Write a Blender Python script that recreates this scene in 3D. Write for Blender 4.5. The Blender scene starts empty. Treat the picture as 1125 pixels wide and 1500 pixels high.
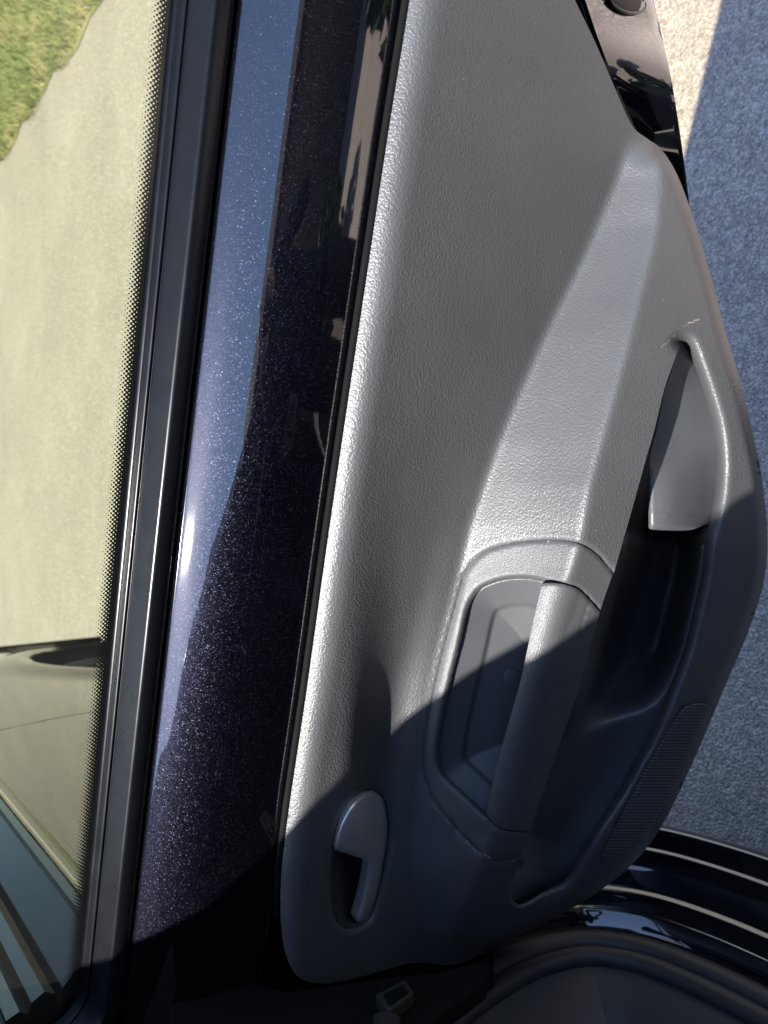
import bpy, bmesh, math, random
import numpy as np
from mathutils import Vector, Matrix
from mathutils.geometry import delaunay_2d_cdt
random.seed(7); RNG = np.random.default_rng(7)
S = bpy.context.scene
COL = S.collection
# ------------------------------------------------------------------ camera
PITCH = math.radians(37.9); YAW = math.radians(15.9); FPX = 1083.0
f_ = np.array([-math.sin(YAW)*math.cos(PITCH), math.cos(YAW)*math.cos(PITCH), -math.sin(PITCH)])
r_ = np.array([math.cos(YAW), math.sin(YAW), 0.0])
u_ = np.array([-math.sin(YAW)*math.sin(PITCH), math.cos(YAW)*math.sin(PITCH), math.cos(PITCH)])
CAM = np.array([0.0, -0.5, 1.352])
cam = bpy.data.cameras.new('camera'); cam.sensor_fit = 'AUTO'; cam.sensor_width = 36.0
cam.lens = 36.0*FPX/1500.0; cam.clip_start = 0.02; cam.clip_end = 2000
cam.dof.use_dof = True; cam.dof.focus_distance = 0.66; cam.dof.aperture_fstop = 8.0
camo = bpy.data.objects.new('camera', cam); COL.objects.link(camo); S.camera = camo
camo.matrix_world = Matrix(((-u_[0], r_[0], -f_[0], CAM[0]), (-u_[1], r_[1], -f_[1], CAM[1]),
                            (-u_[2], r_[2], -f_[2], CAM[2]), (0, 0, 0, 1)))
# ------------------------------------------------------------------ light
LD = np.array([0.32, 0.28, -1.0])              # the way the sunlight travels
sd = -LD/np.linalg.norm(LD)
W = bpy.data.worlds.new('World'); S.world = W; W.use_nodes = True
wn = W.node_tree.nodes; wn.clear()
sky = wn.new('ShaderNodeTexSky'); sky.sky_type = 'NISHITA'; sky.sun_disc = False
sky.sun_elevation = math.asin(sd[2]); sky.sun_rotation = math.atan2(sd[0], sd[1])
sky.air_density = 1.0; sky.dust_density = 0.4; sky.ozone_density = 3.0
bg = wn.new('ShaderNodeBackground'); bg.inputs[1].default_value = 0.122
wo = wn.new('ShaderNodeOutputWorld')
W.node_tree.links.new(sky.outputs[0], bg.inputs[0]); W.node_tree.links.new(bg.outputs[0], wo.inputs[0])
sl = bpy.data.lights.new('sun', 'SUN'); sl.energy = 4.6; sl.angle = math.radians(0.53); sl.color = (1.0, 0.955, 0.89)
so = bpy.data.objects.new('sun', sl); COL.objects.link(so)
so.rotation_euler = Vector(sd.tolist()).to_track_quat('Z', 'Y').to_euler(); so.location = (-3, -3, 8)
S.view_settings.view_transform = 'Standard'; S.view_settings.look = 'None'
S.view_settings.exposure = 1.75; S.view_settings.gamma = 1.0; S.view_settings.use_curve_mapping = False

# ------------------------------------------------------------------ photo geometry helpers
def pw(x, y, Y):
    """point of the door at depth Y (door plane = XZ) seen at photo pixel x, y (arrays allowed)"""
    x = np.asarray(x, float); y = np.asarray(y, float)
    d = f_*FPX + r_*(750-y)[..., None] + u_*(562.5-x)[..., None]
    t = (np.asarray(Y, float)-CAM[1])/d[..., 1]
    return CAM + d*t[..., None]
def pz(x, y, Z):
    d = f_*FPX + r_*(750-y) + u_*(562.5-x); return CAM + d*((Z-CAM[2])/d[2])
NV = np.array([.947, .322, 0.]); FV = np.array([-.322, .947, 0.])     # car side: outward, forward
def pn(x, y, c):
    d = f_*FPX + r_*(750-y) + u_*(562.5-x); return CAM + d*((c-CAM@NV)/(d@NV))
def cw(t, c, z): return FV*t + NV*c + np.array([0, 0, z])
def spline(P, n=8, closed=False):
    P = np.asarray(P, float); m = len(P); out = []
    for i in range(m if closed else m-1):
        if closed: a, b, c, d = P[(i-1) % m], P[i], P[(i+1) % m], P[(i+2) % m]
        else: a, b, c, d = P[max(i-1, 0)], P[i], P[i+1], P[min(i+2, m-1)]
        for k in range(n):
            s = k/n
            out.append(.5*((2*b)+(-a+c)*s+(2*a-5*b+4*c-d)*s*s+(-a+3*b-3*c+d)*s**3))
    if not closed: out.append(P[-1])
    return np.array(out)
def resample(P, step, closed=True):
    P = np.asarray(P, float); Q = np.vstack([P, P[:1]]) if closed else P
    seg = np.linalg.norm(np.diff(Q, axis=0), axis=1); L = np.concatenate([[0], np.cumsum(seg)])
    n = max(3, int(round(L[-1]/step))); s = np.linspace(0, L[-1], n, endpoint=not closed)
    return np.stack([np.interp(s, L, Q[:, k]) for k in range(Q.shape[1])], 1)
def inside(P, x, y):
    P = np.asarray(P); x = np.asarray(x); r = np.zeros(x.shape, bool); j = len(P)-1
    for i in range(len(P)):
        xi, yi = P[i]; xj, yj = P[j]
        if yi != yj:
            r ^= ((yi > y) != (yj > y)) & (x < (xj-xi)*(y-yi)/(yj-yi)+xi)
        j = i
    return r
def dist(P, x, y, closed=True):
    P = np.asarray(P, float); x = np.asarray(x, float); y = np.asarray(y, float)
    Q = np.roll(P, -1, 0) if closed else P[1:]
    best = np.full(x.shape, 1e9)
    for a, b in zip(P, Q):
        e = b-a; l = e@e
        if l < 1e-9: continue
        t = np.clip(((x-a[0])*e[0]+(y-a[1])*e[1])/l, 0, 1)
        best = np.minimum(best, (x-a[0]-t*e[0])**2+(y-a[1]-t*e[1])**2)
    return np.sqrt(best)
def offset_poly(P, d):
    P = np.asarray(P, float); a = np.roll(P, 1, 0); b = np.roll(P, -1, 0)
    t = b-a; t /= np.linalg.norm(t, axis=1)[:, None]+1e-9
    n = np.stack([t[:, 1], -t[:, 0]], 1)
    area = .5*np.sum(P[:, 0]*np.roll(P[:, 1], -1)-np.roll(P[:, 0], -1)*P[:, 1])
    return P + n*d*(1 if area > 0 else -1)
def smooth01(t): t = np.clip(t, 0, 1); return t*t*(3-2*t)
def tps(pts):
    pts = np.asarray(pts, float); X = pts[:, :2]/100; n = len(X)
    def K(r2): return np.where(r2 > 1e-12, .5*r2*np.log(np.maximum(r2, 1e-12)), 0)
    A = np.zeros((n+3, n+3)); A[:n, :n] = K(((X[:, None]-X[None])**2).sum(2)); A[:n, :n] += np.eye(n)*.002
    A[:n, n] = 1; A[:n, n+1:] = X; A[n, :n] = 1; A[n+1:, :n] = X.T
    w = np.linalg.solve(A, np.concatenate([pts[:, 2], [0, 0, 0]]))
    def g(x, y):
        x = np.asarray(x, float)/100; y = np.asarray(y, float)/100; o = w[n]+w[n+1]*x+w[n+2]*y
        for i in range(n): o = o + w[i]*K((x-X[i, 0])**2+(y-X[i, 1])**2)
        return o
    return g

# ------------------------------------------------------------------ object helpers
def tag(o, label=None, cat=None, group=None, kind=None):
    if label: o['label'] = label
    if cat: o['category'] = cat
    if group: o['group'] = group
    if kind: o['kind'] = kind
    return o
def empty(name, loc, label, cat):
    o = bpy.data.objects.new(name, None); COL.objects.link(o); o.location = loc; o.empty_display_size = .05
    return tag(o, label, cat)
def mesh(name, V, F, mat, parent=None, smooth=True, uv=None, auto=None):
    me = bpy.data.meshes.new(name); me.from_pydata([tuple(map(float, v)) for v in V], [], [tuple(map(int, q)) for q in F])
    me.update()
    if smooth: me.polygons.foreach_set('use_smooth', [True]*len(me.polygons))
    if uv is not None:
        l = me.uv_layers.new(name='UVMap'); idx = np.empty(len(me.loops), int); me.loops.foreach_get('vertex_index', idx)
        l.data.foreach_set('uv', np.asarray(uv, float)[idx].ravel())
    me.materials.append(mat)
    if auto is not None: me.set_sharp_from_angle(angle=math.radians(auto))
    o = bpy.data.objects.new(name, me); COL.objects.link(o)
    if parent is not None:
        o.parent = parent
        ml = Matrix.Identity(4); p = parent
        while p is not None: ml = Matrix.Translation(p.location) @ ml if p.type == 'EMPTY' else ml; p = p.parent
        if parent.type == 'EMPTY': o.matrix_parent_inverse = ml.inverted()
    return o
def fix_faces(V, F, toward=None):
    return F
def relief(name, outline, Yf, mat, parent, step=6, holes=(), skirt=None, hole_skirts=None, inner=()):
    """curved sheet: every vertex stands at its own distance Yf from the door plane"""
    O = resample(outline, step*.8); loops = [O]+[resample(h, step*.8) for h in holes]
    xs = np.arange(O[:, 0].min(), O[:, 0].max(), step); ys = np.arange(O[:, 1].min(), O[:, 1].max(), step*.87)
    gx, gy = np.meshgrid(xs, ys); gx = gx + (np.arange(len(ys)) % 2)[:, None]*step*.5
    gx = gx.ravel(); gy = gy.ravel()
    ok = inside(O, gx, gy) & (dist(O, gx, gy) > step*.45)
    for h in loops[1:]: ok &= ~inside(h, gx, gy) & (dist(h, gx, gy) > step*.45)
    for q in inner: ok &= dist(q, gx, gy, False) > step*.4
    pts = np.vstack(loops+[resample(q, step*.8, False) for q in inner]+[np.stack([gx[ok], gy[ok]], 1)])
    edges = []; k = 0
    for l in loops:
        n = len(l); edges += [(k+i, k+(i+1) % n) for i in range(n)]; k += n
    for q in inner:
        n = len(resample(q, step*.8, False)); edges += [(k+i, k+i+1) for i in range(n-1)]; k += n
    v2, e2, f2, ov, oe, of = delaunay_2d_cdt([Vector((float(a), float(b))) for a, b in pts], edges, [], 0, 1e-4)
    P = np.array([[v.x, v.y] for v in v2]); F = np.array([list(q) for q in f2 if len(q) == 3])
    c = P[F].mean(1); keep = inside(O, c[:, 0], c[:, 1])
    for h in loops[1:]: keep &= ~inside(h, c[:, 0], c[:, 1])
    F = F[keep]
    V = pw(P[:, 0], P[:, 1], Yf(P[:, 0], P[:, 1]))
    nrm = np.cross(V[F[:, 1]]-V[F[:, 0]], V[F[:, 2]]-V[F[:, 0]]); flip = np.einsum('ij,ij->i', nrm, CAM-V[F[:, 0]]) < 0
    F[flip] = F[flip][:, ::-1]
    V = list(V); F = [list(q) for q in F]
    for li, l in enumerate(loops):
        sk = skirt if li == 0 else (hole_skirts[li-1] if hole_skirts else None)
        if sk is None: continue
        b = len(V); n = len(l); y0 = Yf(l[:, 0], l[:, 1])
        top = pw(l[:, 0], l[:, 1], y0)
        if callable(sk): bot = pw(l[:, 0], l[:, 1], np.maximum(sk(l[:, 0], l[:, 1]), y0+.001))
        else: bot = top + np.array([0, sk, 0])
        V += list(top)+list(bot)
        F += [[b+i, b+(i+1) % n, b+n+(i+1) % n, b+n+i] for i in range(n)]
    return mesh(name, V, F, mat, parent)
def sweep(name, prof, path_fn, us, mat, parent, closed=False, caps=False, uv=False, smooth=True, auto=None):
    """prof: list of 2D points; path_fn(u, p)-> world point"""
    V = []; F = []; m = len(prof); U = []
    for i, u in enumerate(us):
        for j, p in enumerate(prof): V.append(path_fn(u, p)); U.append((u, j))
    for i in range(len(us)-1):
        for j in range(m if closed else m-1):
            j2 = (j+1) % m
            F.append((i*m+j, i*m+j2, (i+1)*m+j2, (i+1)*m+j))
    if caps: F.append(tuple(range(m))[::-1]); F.append(tuple(range((len(us)-1)*m, len(us)*m)))
    return mesh(name, V, F, mat, parent, smooth=smooth, auto=auto)
def tube(name, pts, rad, mat, parent, n=10, closed=False, upv=None):
    pts = np.asarray(pts, float); V = []; F = []; m = len(pts)
    for i in range(m):
        a = pts[(i-1) % m] if closed or i > 0 else pts[i]; b = pts[(i+1) % m] if closed or i < m-1 else pts[i]
        t = b-a; t /= np.linalg.norm(t)+1e-12
        up = np.array([0, 0, 1.]) if abs(t[2]) < .9 else np.array([1., 0, 0])
        if upv is not None: up = upv
        s = np.cross(t, up); s /= np.linalg.norm(s); q = np.cross(s, t)
        rr = rad[i] if hasattr(rad, '__len__') else rad
        for k in range(n):
            A = 2*math.pi*k/n; V.append(pts[i]+rr*(math.cos(A)*s+math.sin(A)*q))
    for i in range(m if closed else m-1):
        for k in range(n):
            i2 = (i+1) % m; F.append((i*n+k, i*n+(k+1) % n, i2*n+(k+1) % n, i2*n+k))
    if not closed: F.append(tuple(range(n))[::-1]); F.append(tuple(range((m-1)*n, m*n)))
    return mesh(name, V, F, mat, parent)
def prism(name, poly3, vec, mat, parent, auto=30, bevel=0):
    P = [np.asarray(p, float) for p in poly3]; n = len(P); V = P+[p+np.asarray(vec) for p in P]
    F = [tuple(range(n)), tuple(range(n, 2*n))[::-1]]+[(i, i+n, (i+1) % n+n, (i+1) % n) for i in range(n)]
    o = mesh(name, V, F, mat, parent, smooth=False)
    bm = bmesh.new(); bm.from_mesh(o.data); bmesh.ops.recalc_face_normals(bm, faces=bm.faces)
    if bevel:
        bmesh.ops.bevel(bm, geom=bm.edges[:], offset=bevel, segments=2, profile=.6, affect='EDGES')
    bm.to_mesh(o.data); bm.free()
    return o

# ------------------------------------------------------------------ materials
def mat_new(name):
    m = bpy.data.materials.new(name); m.use_nodes = True
    nt = m.node_tree; b = nt.nodes['Principled BSDF']
    return m, nt, b
def N(nt, t, **kw):
    n = nt.nodes.new(t)
    for k, v in kw.items():
        if k in n.bl_rna.properties.keys(): setattr(n, k, v)
        else: n.inputs[k].default_value = v
    return n
def L(nt, a, b): nt.links.new(a, b)
def ramp(nt, src, stops):
    r = nt.nodes.new('ShaderNodeValToRGB'); e = r.color_ramp.elements
    while len(e) < len(stops): e.new(.5)
    for q, (p, c) in zip(e, stops): q.position = p; q.color = (*c, 1) if len(c) == 3 else c
    L(nt, src, r.inputs[0]); return r
def simple(name, col, rough=.5, spec=.5, metal=0., coat=0.):
    m, nt, b = mat_new(name); b.inputs['Base Color'].default_value = (*col, 1); b.inputs['Roughness'].default_value = rough
    b.inputs['Specular IOR Level'].default_value = spec; b.inputs['Metallic'].default_value = metal
    b.inputs['Coat Weight'].default_value = coat; b.inputs['Coat Roughness'].default_value = .02
    tc = N(nt, 'ShaderNodeTexCoord'); no = N(nt, 'ShaderNodeTexNoise', Scale=40., Detail=4.)
    L(nt, tc.outputs['Object'], no.inputs['Vector'])
    mr = N(nt, 'ShaderNodeMapRange'); mr.inputs[3].default_value = max(0, rough-.05); mr.inputs[4].default_value = min(1, rough+.07)
    L(nt, no.outputs[0], mr.inputs[0]); L(nt, mr.outputs[0], b.inputs['Roughness'])
    return m
def grain_plastic(name, col, scale, depth, rough, fine=False, spec=.45):
    m, nt, b = mat_new(name); tc = N(nt, 'ShaderNodeTexCoord')
    b.inputs['Specular IOR Level'].default_value = spec
    n0 = N(nt, 'ShaderNodeTexNoise', Scale=scale*.8, Detail=2.); L(nt, tc.outputs['Object'], n0.inputs['Vector'])
    mixv = N(nt, 'ShaderNodeMix', data_type='VECTOR'); mixv.inputs[0].default_value = 0.0025 if not fine else .001
    L(nt, tc.outputs['Object'], mixv.inputs[4]); L(nt, n0.outputs['Color'], mixv.inputs[5])
    v = N(nt, 'ShaderNodeTexVoronoi', feature='SMOOTH_F1', Scale=scale, Smoothness=.3)
    L(nt, mixv.outputs[1], v.inputs['Vector'])
    v2 = N(nt, 'ShaderNodeTexVoronoi', feature='F1', Scale=scale*2.3); L(nt, mixv.outputs[1], v2.inputs['Vector'])
    ma = N(nt, 'ShaderNodeMath', operation='MULTIPLY_ADD'); ma.inputs[1].default_value = .3
    L(nt, v2.outputs['Distance'], ma.inputs[0]); L(nt, v.outputs['Distance'], ma.inputs[2])
    bp = N(nt, 'ShaderNodeBump', Strength=.9, Distance=depth); bp.invert = True
    L(nt, ma.outputs[0], bp.inputs['Height']); L(nt, bp.outputs[0], b.inputs['Normal'])
    n1 = N(nt, 'ShaderNodeTexNoise', Scale=9., Detail=6., Roughness=.65); L(nt, tc.outputs['Object'], n1.inputs['Vector'])
    r = ramp(nt, n1.outputs[0], [(.3, [c*.9 for c in col]), (.7, [c*1.1 for c in col])])
    # dust specks
    vs = N(nt, 'ShaderNodeTexVoronoi', feature='F1', Scale=70.); L(nt, tc.outputs['Object'], vs.inputs['Vector'])
    lt = N(nt, 'ShaderNodeMath', operation='LESS_THAN'); lt.inputs[1].default_value = .035; L(nt, vs.outputs['Distance'], lt.inputs[0])
    sx = N(nt, 'ShaderNodeSeparateColor'); L(nt, vs.outputs['Color'], sx.inputs[0])
    g2 = N(nt, 'ShaderNodeMath', operation='GREATER_THAN'); g2.inputs[1].default_value = .9; L(nt, sx.outputs[0], g2.inputs[0])
    mm = N(nt, 'ShaderNodeMath', operation='MULTIPLY'); L(nt, lt.outputs[0], mm.inputs[0]); L(nt, g2.outputs[0], mm.inputs[1])
    mx = N(nt, 'ShaderNodeMix', data_type='RGBA'); L(nt, mm.outputs[0], mx.inputs[0]); L(nt, r.outputs[0], mx.inputs[6])
    mx.inputs[7].default_value = (.3, .29, .27, 1); L(nt, mx.outputs[2], b.inputs['Base Color'])
    mr = N(nt, 'ShaderNodeMapRange'); mr.inputs[3].default_value = rough-.05; mr.inputs[4].default_value = rough+.06
    L(nt, n1.outputs[0], mr.inputs[0]); L(nt, mr.outputs[0], b.inputs['Roughness'])
    return m
def paint(name, flakes=True):
    m, nt, b = mat_new(name); tc = N(nt, 'ShaderNodeTexCoord')
    b.inputs['Coat Weight'].default_value = 1.0; b.inputs['Coat Roughness'].default_value = .028; b.inputs['Coat IOR'].default_value = 2.0
    b.inputs['Roughness'].default_value = .38; b.inputs['Metallic'].default_value = .85; b.inputs['Specular IOR Level'].default_value = .04
    b.inputs['Base Color'].default_value = (.008, .0085, .014, 1)
    if flakes:
        v = N(nt, 'ShaderNodeTexVoronoi', feature='F1', Scale=1800.); L(nt, tc.outputs['Object'], v.inputs['Vector'])
        sub = N(nt, 'ShaderNodeVectorMath', operation='SUBTRACT'); sub.inputs[1].default_value = (.5, .5, .5)
        L(nt, v.outputs['Color'], sub.inputs[0])
        sc = N(nt, 'ShaderNodeVectorMath', operation='SCALE'); sc.inputs['Scale'].default_value = .36; L(nt, sub.outputs[0], sc.inputs[0])
        ge = N(nt, 'ShaderNodeNewGeometry'); ad = N(nt, 'ShaderNodeVectorMath', operation='ADD')
        L(nt, ge.outputs['Normal'], ad.inputs[0]); L(nt, sc.outputs[0], ad.inputs[1])
        nn = N(nt, 'ShaderNodeVectorMath', operation='NORMALIZE'); L(nt, ad.outputs[0], nn.inputs[0]); L(nt, nn.outputs[0], b.inputs['Normal'])
        sx = N(nt, 'ShaderNodeSeparateColor'); L(nt, v.outputs['Color'], sx.inputs[0])
        ps = N(nt, 'ShaderNodeMapRange'); ps.inputs[1].default_value = .8; ps.inputs[2].default_value = .93; ps.inputs[3].default_value = .2; ps.inputs[4].default_value = .42
        L(nt, sx.outputs[2], ps.inputs[0]); L(nt, ps.outputs[0], sc.inputs['Scale'])
        r = ramp(nt, sx.outputs[2], [(.0, (.0030, .0033, .0066)), (.84, (.0038, .0042, .0085)), (.93, (.007, .0075, .0145)), (1., (.034, .033, .048))])
        L(nt, r.outputs[0], b.inputs['Base Color'])
        b.inputs['Roughness'].default_value = .40
    # faint wash scratches in the clear coat
    mp = N(nt, 'ShaderNodeMapping'); mp.inputs['Scale'].default_value = (6, 900, 900); L(nt, tc.outputs['Object'], mp.inputs[0])
    no = N(nt, 'ShaderNodeTexNoise', Scale=1., Detail=2.); L(nt, mp.outputs[0], no.inputs['Vector'])
    no2 = N(nt, 'ShaderNodeTexNoise', Scale=35., Detail=1.); L(nt, tc.outputs['Object'], no2.inputs['Vector'])
    a2 = N(nt, 'ShaderNodeMath', operation='MULTIPLY_ADD'); a2.inputs[1].default_value = .02; L(nt, no.outputs[0], a2.inputs[0]); L(nt, no2.outputs[0], a2.inputs[2])
    bp = N(nt, 'ShaderNodeBump', Strength=.06, Distance=.0005); L(nt, a2.outputs[0], bp.inputs['Height']); L(nt, bp.outputs[0], b.inputs['Coat Normal'])
    return m
M = {}
M['card'] = grain_plastic('grained_grey_plastic', (.060, .0612, .0655), 480., .0004, .43, False, .6)
M['fine'] = grain_plastic('fine_grey_plastic', (.060, .0612, .0655), 900., .0003, .42, True, .55)
M['smoothp'] = grain_plastic('smooth_grey_plastic', (.057, .059, .065), 1400., .00005, .42, True)
M['pocketp'] = grain_plastic('skylit_pocket_plastic', (.075, .078, .087), 420., .00012, .36, False, .6)  # plastic lightened and blued to stand in for skylight missing in the pocket
M['paint'] = paint('metallic_black_paint')
M['black'] = paint('gloss_black_paint', False)
M['rubber'] = simple('black_rubber', (.004, .0045, .0065), .27, .24)
M['sealr'] = simple('foam_rubber', (.022, .022, .025), .5, .4)
M['darkgap'] = simple('black_gap', (.0025, .0025, .0028), .8, .12)
M['gasket'] = simple('soft_black_gasket', (.012, .012, .013), .6, .3)
M['silver'] = simple('satin_silver_paint', (.72, .72, .73), .36, .5, .8)
M['tyre'] = simple('tyre_rubber', (.02, .02, .02), .7, .3)
M['alloy'] = simple('alloy_metal', (.5, .5, .51), .25, .5, .9)
M['steel'] = simple('zinc_steel', (.06, .058, .055), .42, .4, .7)
M['trimblack'] = simple('dark_interior_trim', (.025, .026, .029), .55, .4)
M['seat'] = simple('dark_cloth', (.03, .03, .032), .9, .2)
m, nt, b = mat_new('tinted_glass')
nt.nodes.remove(b); out = nt.nodes['Material Output']
tr = N(nt, 'ShaderNodeBsdfTransparent'); tr.inputs[0].default_value = (.82, .815, .60, 1)
gl = N(nt, 'ShaderNodeBsdfGlossy', Roughness=.004); fr = N(nt, 'ShaderNodeFresnel', IOR=1.52)
gg = N(nt, 'ShaderNodeNewGeometry'); io = N(nt, 'ShaderNodeMapRange'); io.inputs[3].default_value = 1.52; io.inputs[4].default_value = 1/1.52   # a thin pane acts alike from both sides
L(nt, gg.outputs['Backfacing'], io.inputs[0]); L(nt, io.outputs[0], fr.inputs[0])
mx = N(nt, 'ShaderNodeMixShader'); L(nt, fr.outputs[0], mx.inputs[0]); L(nt, tr.outputs[0], mx.inputs[1]); L(nt, gl.outputs[0], mx.inputs[2])
df = N(nt, 'ShaderNodeBsdfDiffuse'); df.inputs[0].default_value = (.6, .6, .55, 1)   # film of dust on the pane
tc = N(nt, 'ShaderNodeTexCoord'); no = N(nt, 'ShaderNodeTexNoise', Scale=14., Detail=7., Roughness=.7); L(nt, tc.outputs['Object'], no.inputs['Vector'])
mr = N(nt, 'ShaderNodeMapRange'); mr.inputs[3].default_value = .004; mr.inputs[4].default_value = .03; L(nt, no.outputs[0], mr.inputs[0])
m2 = N(nt, 'ShaderNodeMixShader'); L(nt, mr.outputs[0], m2.inputs[0]); L(nt, mx.outputs[0], m2.inputs[1]); L(nt, df.outputs[0], m2.inputs[2])
L(nt, m2.outputs[0], out.inputs[0]); M['glass'] = m
# halftone band printed on the pane: dots shrink away from the rubber
m, nt, b = mat_new('ceramic_dot_print'); out = nt.nodes['Material Output']
b.inputs['Base Color'].default_value = (.008, .008, .008, 1); b.inputs['Roughness'].default_value = .25
uvn = N(nt, 'ShaderNodeTexCoord'); sp = N(nt, 'ShaderNodeSeparateXYZ'); L(nt, uvn.outputs['UV'], sp.inputs[0])
PIT = .0027
def mth(op, a, bb=None, c=None):
    n = N(nt, 'ShaderNodeMath', operation=op)
    for i, q in enumerate((a, bb, c)):
        if q is None: continue
        if isinstance(q, (int, float)): n.inputs[i].default_value = q
        else: L(nt, q, n.inputs[i])
    return n.outputs[0]
ua = mth('DIVIDE', sp.outputs[0], PIT); va = mth('DIVIDE', sp.outputs[1], PIT)
p1 = mth('MULTIPLY', mth('ADD', ua, va), .7071); p2 = mth('MULTIPLY', mth('SUBTRACT', ua, va), .7071)
c1 = mth('COSINE', mth('MULTIPLY', p1, 2*math.pi)); c2 = mth('COSINE', mth('MULTIPLY', p2, 2*math.pi))
hs = mth('MULTIPLY', mth('ADD', c1, c2), .25)                       # -.5 .. .5
th = mth('SUBTRACT', mth('MULTIPLY', sp.outputs[1], 1/.0115), .56)    # threshold rises with distance from the rubber
mask = mth('GREATER_THAN', hs, th)
trn = N(nt, 'ShaderNodeBsdfTransparent'); mx = N(nt, 'ShaderNodeMixShader'); L(nt, mask, mx.inputs[0]); L(nt, trn.outputs[0], mx.inputs[1]); L(nt, b.outputs[0], mx.inputs[2])
L(nt, mx.outputs[0], out.inputs[0]); M['frit'] = m
# car side glass (closed, dark inside)
M['dgloss'] = simple('dark_gloss_plastic', (.006, .006, .007), .08, .35)
M['carglass'] = simple('dark_side_glass', (.006, .008, .012), .02, .2)
# asphalt
def asphalt(name, c0, c1):
    m, nt, b = mat_new(name); tc = N(nt, 'ShaderNodeTexCoord')
    n1 = N(nt, 'ShaderNodeTexNoise', Scale=1.1, Detail=8., Roughness=.65); L(nt, tc.outputs['Object'], n1.inputs['Vector'])
    r1 = ramp(nt, n1.outputs[0], [(.3, c0), (.7, c1)])
    v = N(nt, 'ShaderNodeTexVoronoi', feature='F1', Scale=300.); L(nt, tc.outputs['Object'], v.inputs['Vector'])
    sx = N(nt, 'ShaderNodeSeparateColor'); L(nt, v.outputs['Color'], sx.inputs[0])
    r2 = ramp(nt, sx.outputs[0], [(0, (.62, .62, .62)), (.55, (.95, .95, .95)), (1, (1.45, 1.43, 1.4))])
    mu = N(nt, 'ShaderNodeMix', data_type='RGBA', blend_type='MULTIPLY'); mu.inputs[0].default_value = 1
    nq = N(nt, 'ShaderNodeTexNoise', Scale=55., Detail=5., Roughness=.7); L(nt, tc.outputs['Object'], nq.inputs['Vector'])
    rq = ramp(nt, nq.outputs[0], [(.32, (.72, .72, .72)), (.55, (1.0, 1.0, 1.0)), (.72, (1.22, 1.21, 1.2))])
    vc = N(nt, 'ShaderNodeTexVoronoi', feature='F1', Scale=95.); L(nt, tc.outputs['Object'], vc.inputs['Vector'])
    sc_ = N(nt, 'ShaderNodeSeparateColor'); L(nt, vc.outputs['Color'], sc_.inputs[0])
    chip = N(nt, 'ShaderNodeMath', operation='GREATER_THAN'); chip.inputs[1].default_value = .90; L(nt, sc_.outputs[1], chip.inputs[0])
    near = N(nt, 'ShaderNodeMath', operation='LESS_THAN'); near.inputs[1].default_value = .0035*95; L(nt, vc.outputs['Distance'], near.inputs[0])
    cm = N(nt, 'ShaderNodeMath', operation='MULTIPLY'); L(nt, chip.outputs[0], cm.inputs[0]); L(nt, near.outputs[0], cm.inputs[1])
    mq = N(nt, 'ShaderNodeMix', data_type='RGBA', blend_type='MULTIPLY'); mq.inputs[0].default_value = 1
    L(nt, r1.outputs[0], mu.inputs[6]); L(nt, r2.outputs[0], mu.inputs[7]); L(nt, mu.outputs[2], mq.inputs[6]); L(nt, rq.outputs[0], mq.inputs[7])
    mc = N(nt, 'ShaderNodeMix', data_type='RGBA'); L(nt, cm.outputs[0], mc.inputs[0]); L(nt, mq.outputs[2], mc.inputs[6]); mc.inputs[7].default_value = (.42, .40, .37, 1)
    L(nt, mc.outputs[2], b.inputs['Base Color'])
    b.inputs['Roughness'].default_value = .88; b.inputs['Specular IOR Level'].default_value = .25
    v3 = N(nt, 'ShaderNodeTexVoronoi', feature='F1', Scale=190.); L(nt, tc.outputs['Object'], v3.inputs['Vector'])
    bp = N(nt, 'ShaderNodeBump', Strength=.8, Distance=.004); bp.invert = True; L(nt, v3.outputs['Distance'], bp.inputs['Height']); L(nt, bp.outputs[0], b.inputs['Normal'])
    return m
M['asphalt'] = asphalt('brightened_asphalt', (.34, .278, .243), (.42, .35, .31))  # near ground brightened in colour to make up for sunlight lost through the pane
M['drive'] = asphalt('tint_dimmed_asphalt', (.165, .155, .132), (.212, .20, .172))  # same ground darkened in colour in place of the window tint
m, nt, b = mat_new('lawn_soil'); tc = N(nt, 'ShaderNodeTexCoord')
n1 = N(nt, 'ShaderNodeTexNoise', Scale=3., Detail=8.); L(nt, tc.outputs['Object'], n1.inputs['Vector'])
r1 = ramp(nt, n1.outputs[0], [(.3, (.05, .07, .018)), (.55, (.10, .11, .035)), (.75, (.17, .14, .08))]); L(nt, r1.outputs[0], b.inputs['Base Color'])
b.inputs['Roughness'].default_value = .9; M['soil'] = m
m, nt, b = mat_new('grass_blade'); ge = N(nt, 'ShaderNodeNewGeometry'); oi = N(nt, 'ShaderNodeTexCoord')
n1 = N(nt, 'ShaderNodeTexNoise', Scale=2.2, Detail=5.); L(nt, oi.outputs['Object'], n1.inputs['Vector'])
ad = N(nt, 'ShaderNodeMath', operation='MULTIPLY_ADD'); ad.inputs[1].default_value = .35; L(nt, ge.outputs['Random Per Island'], ad.inputs[0]); L(nt, n1.outputs[0], ad.inputs[2])
r1 = ramp(nt, ad.outputs[0], [(.35, (.05, .085, .014)), (.58, (.115, .15, .028)), (.76, (.22, .20, .075)), (.95, (.34, .28, .16))]); L(nt, r1.outputs[0], b.inputs['Base Color'])
b.inputs['Roughness'].default_value = .6; M['grass'] = m

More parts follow.
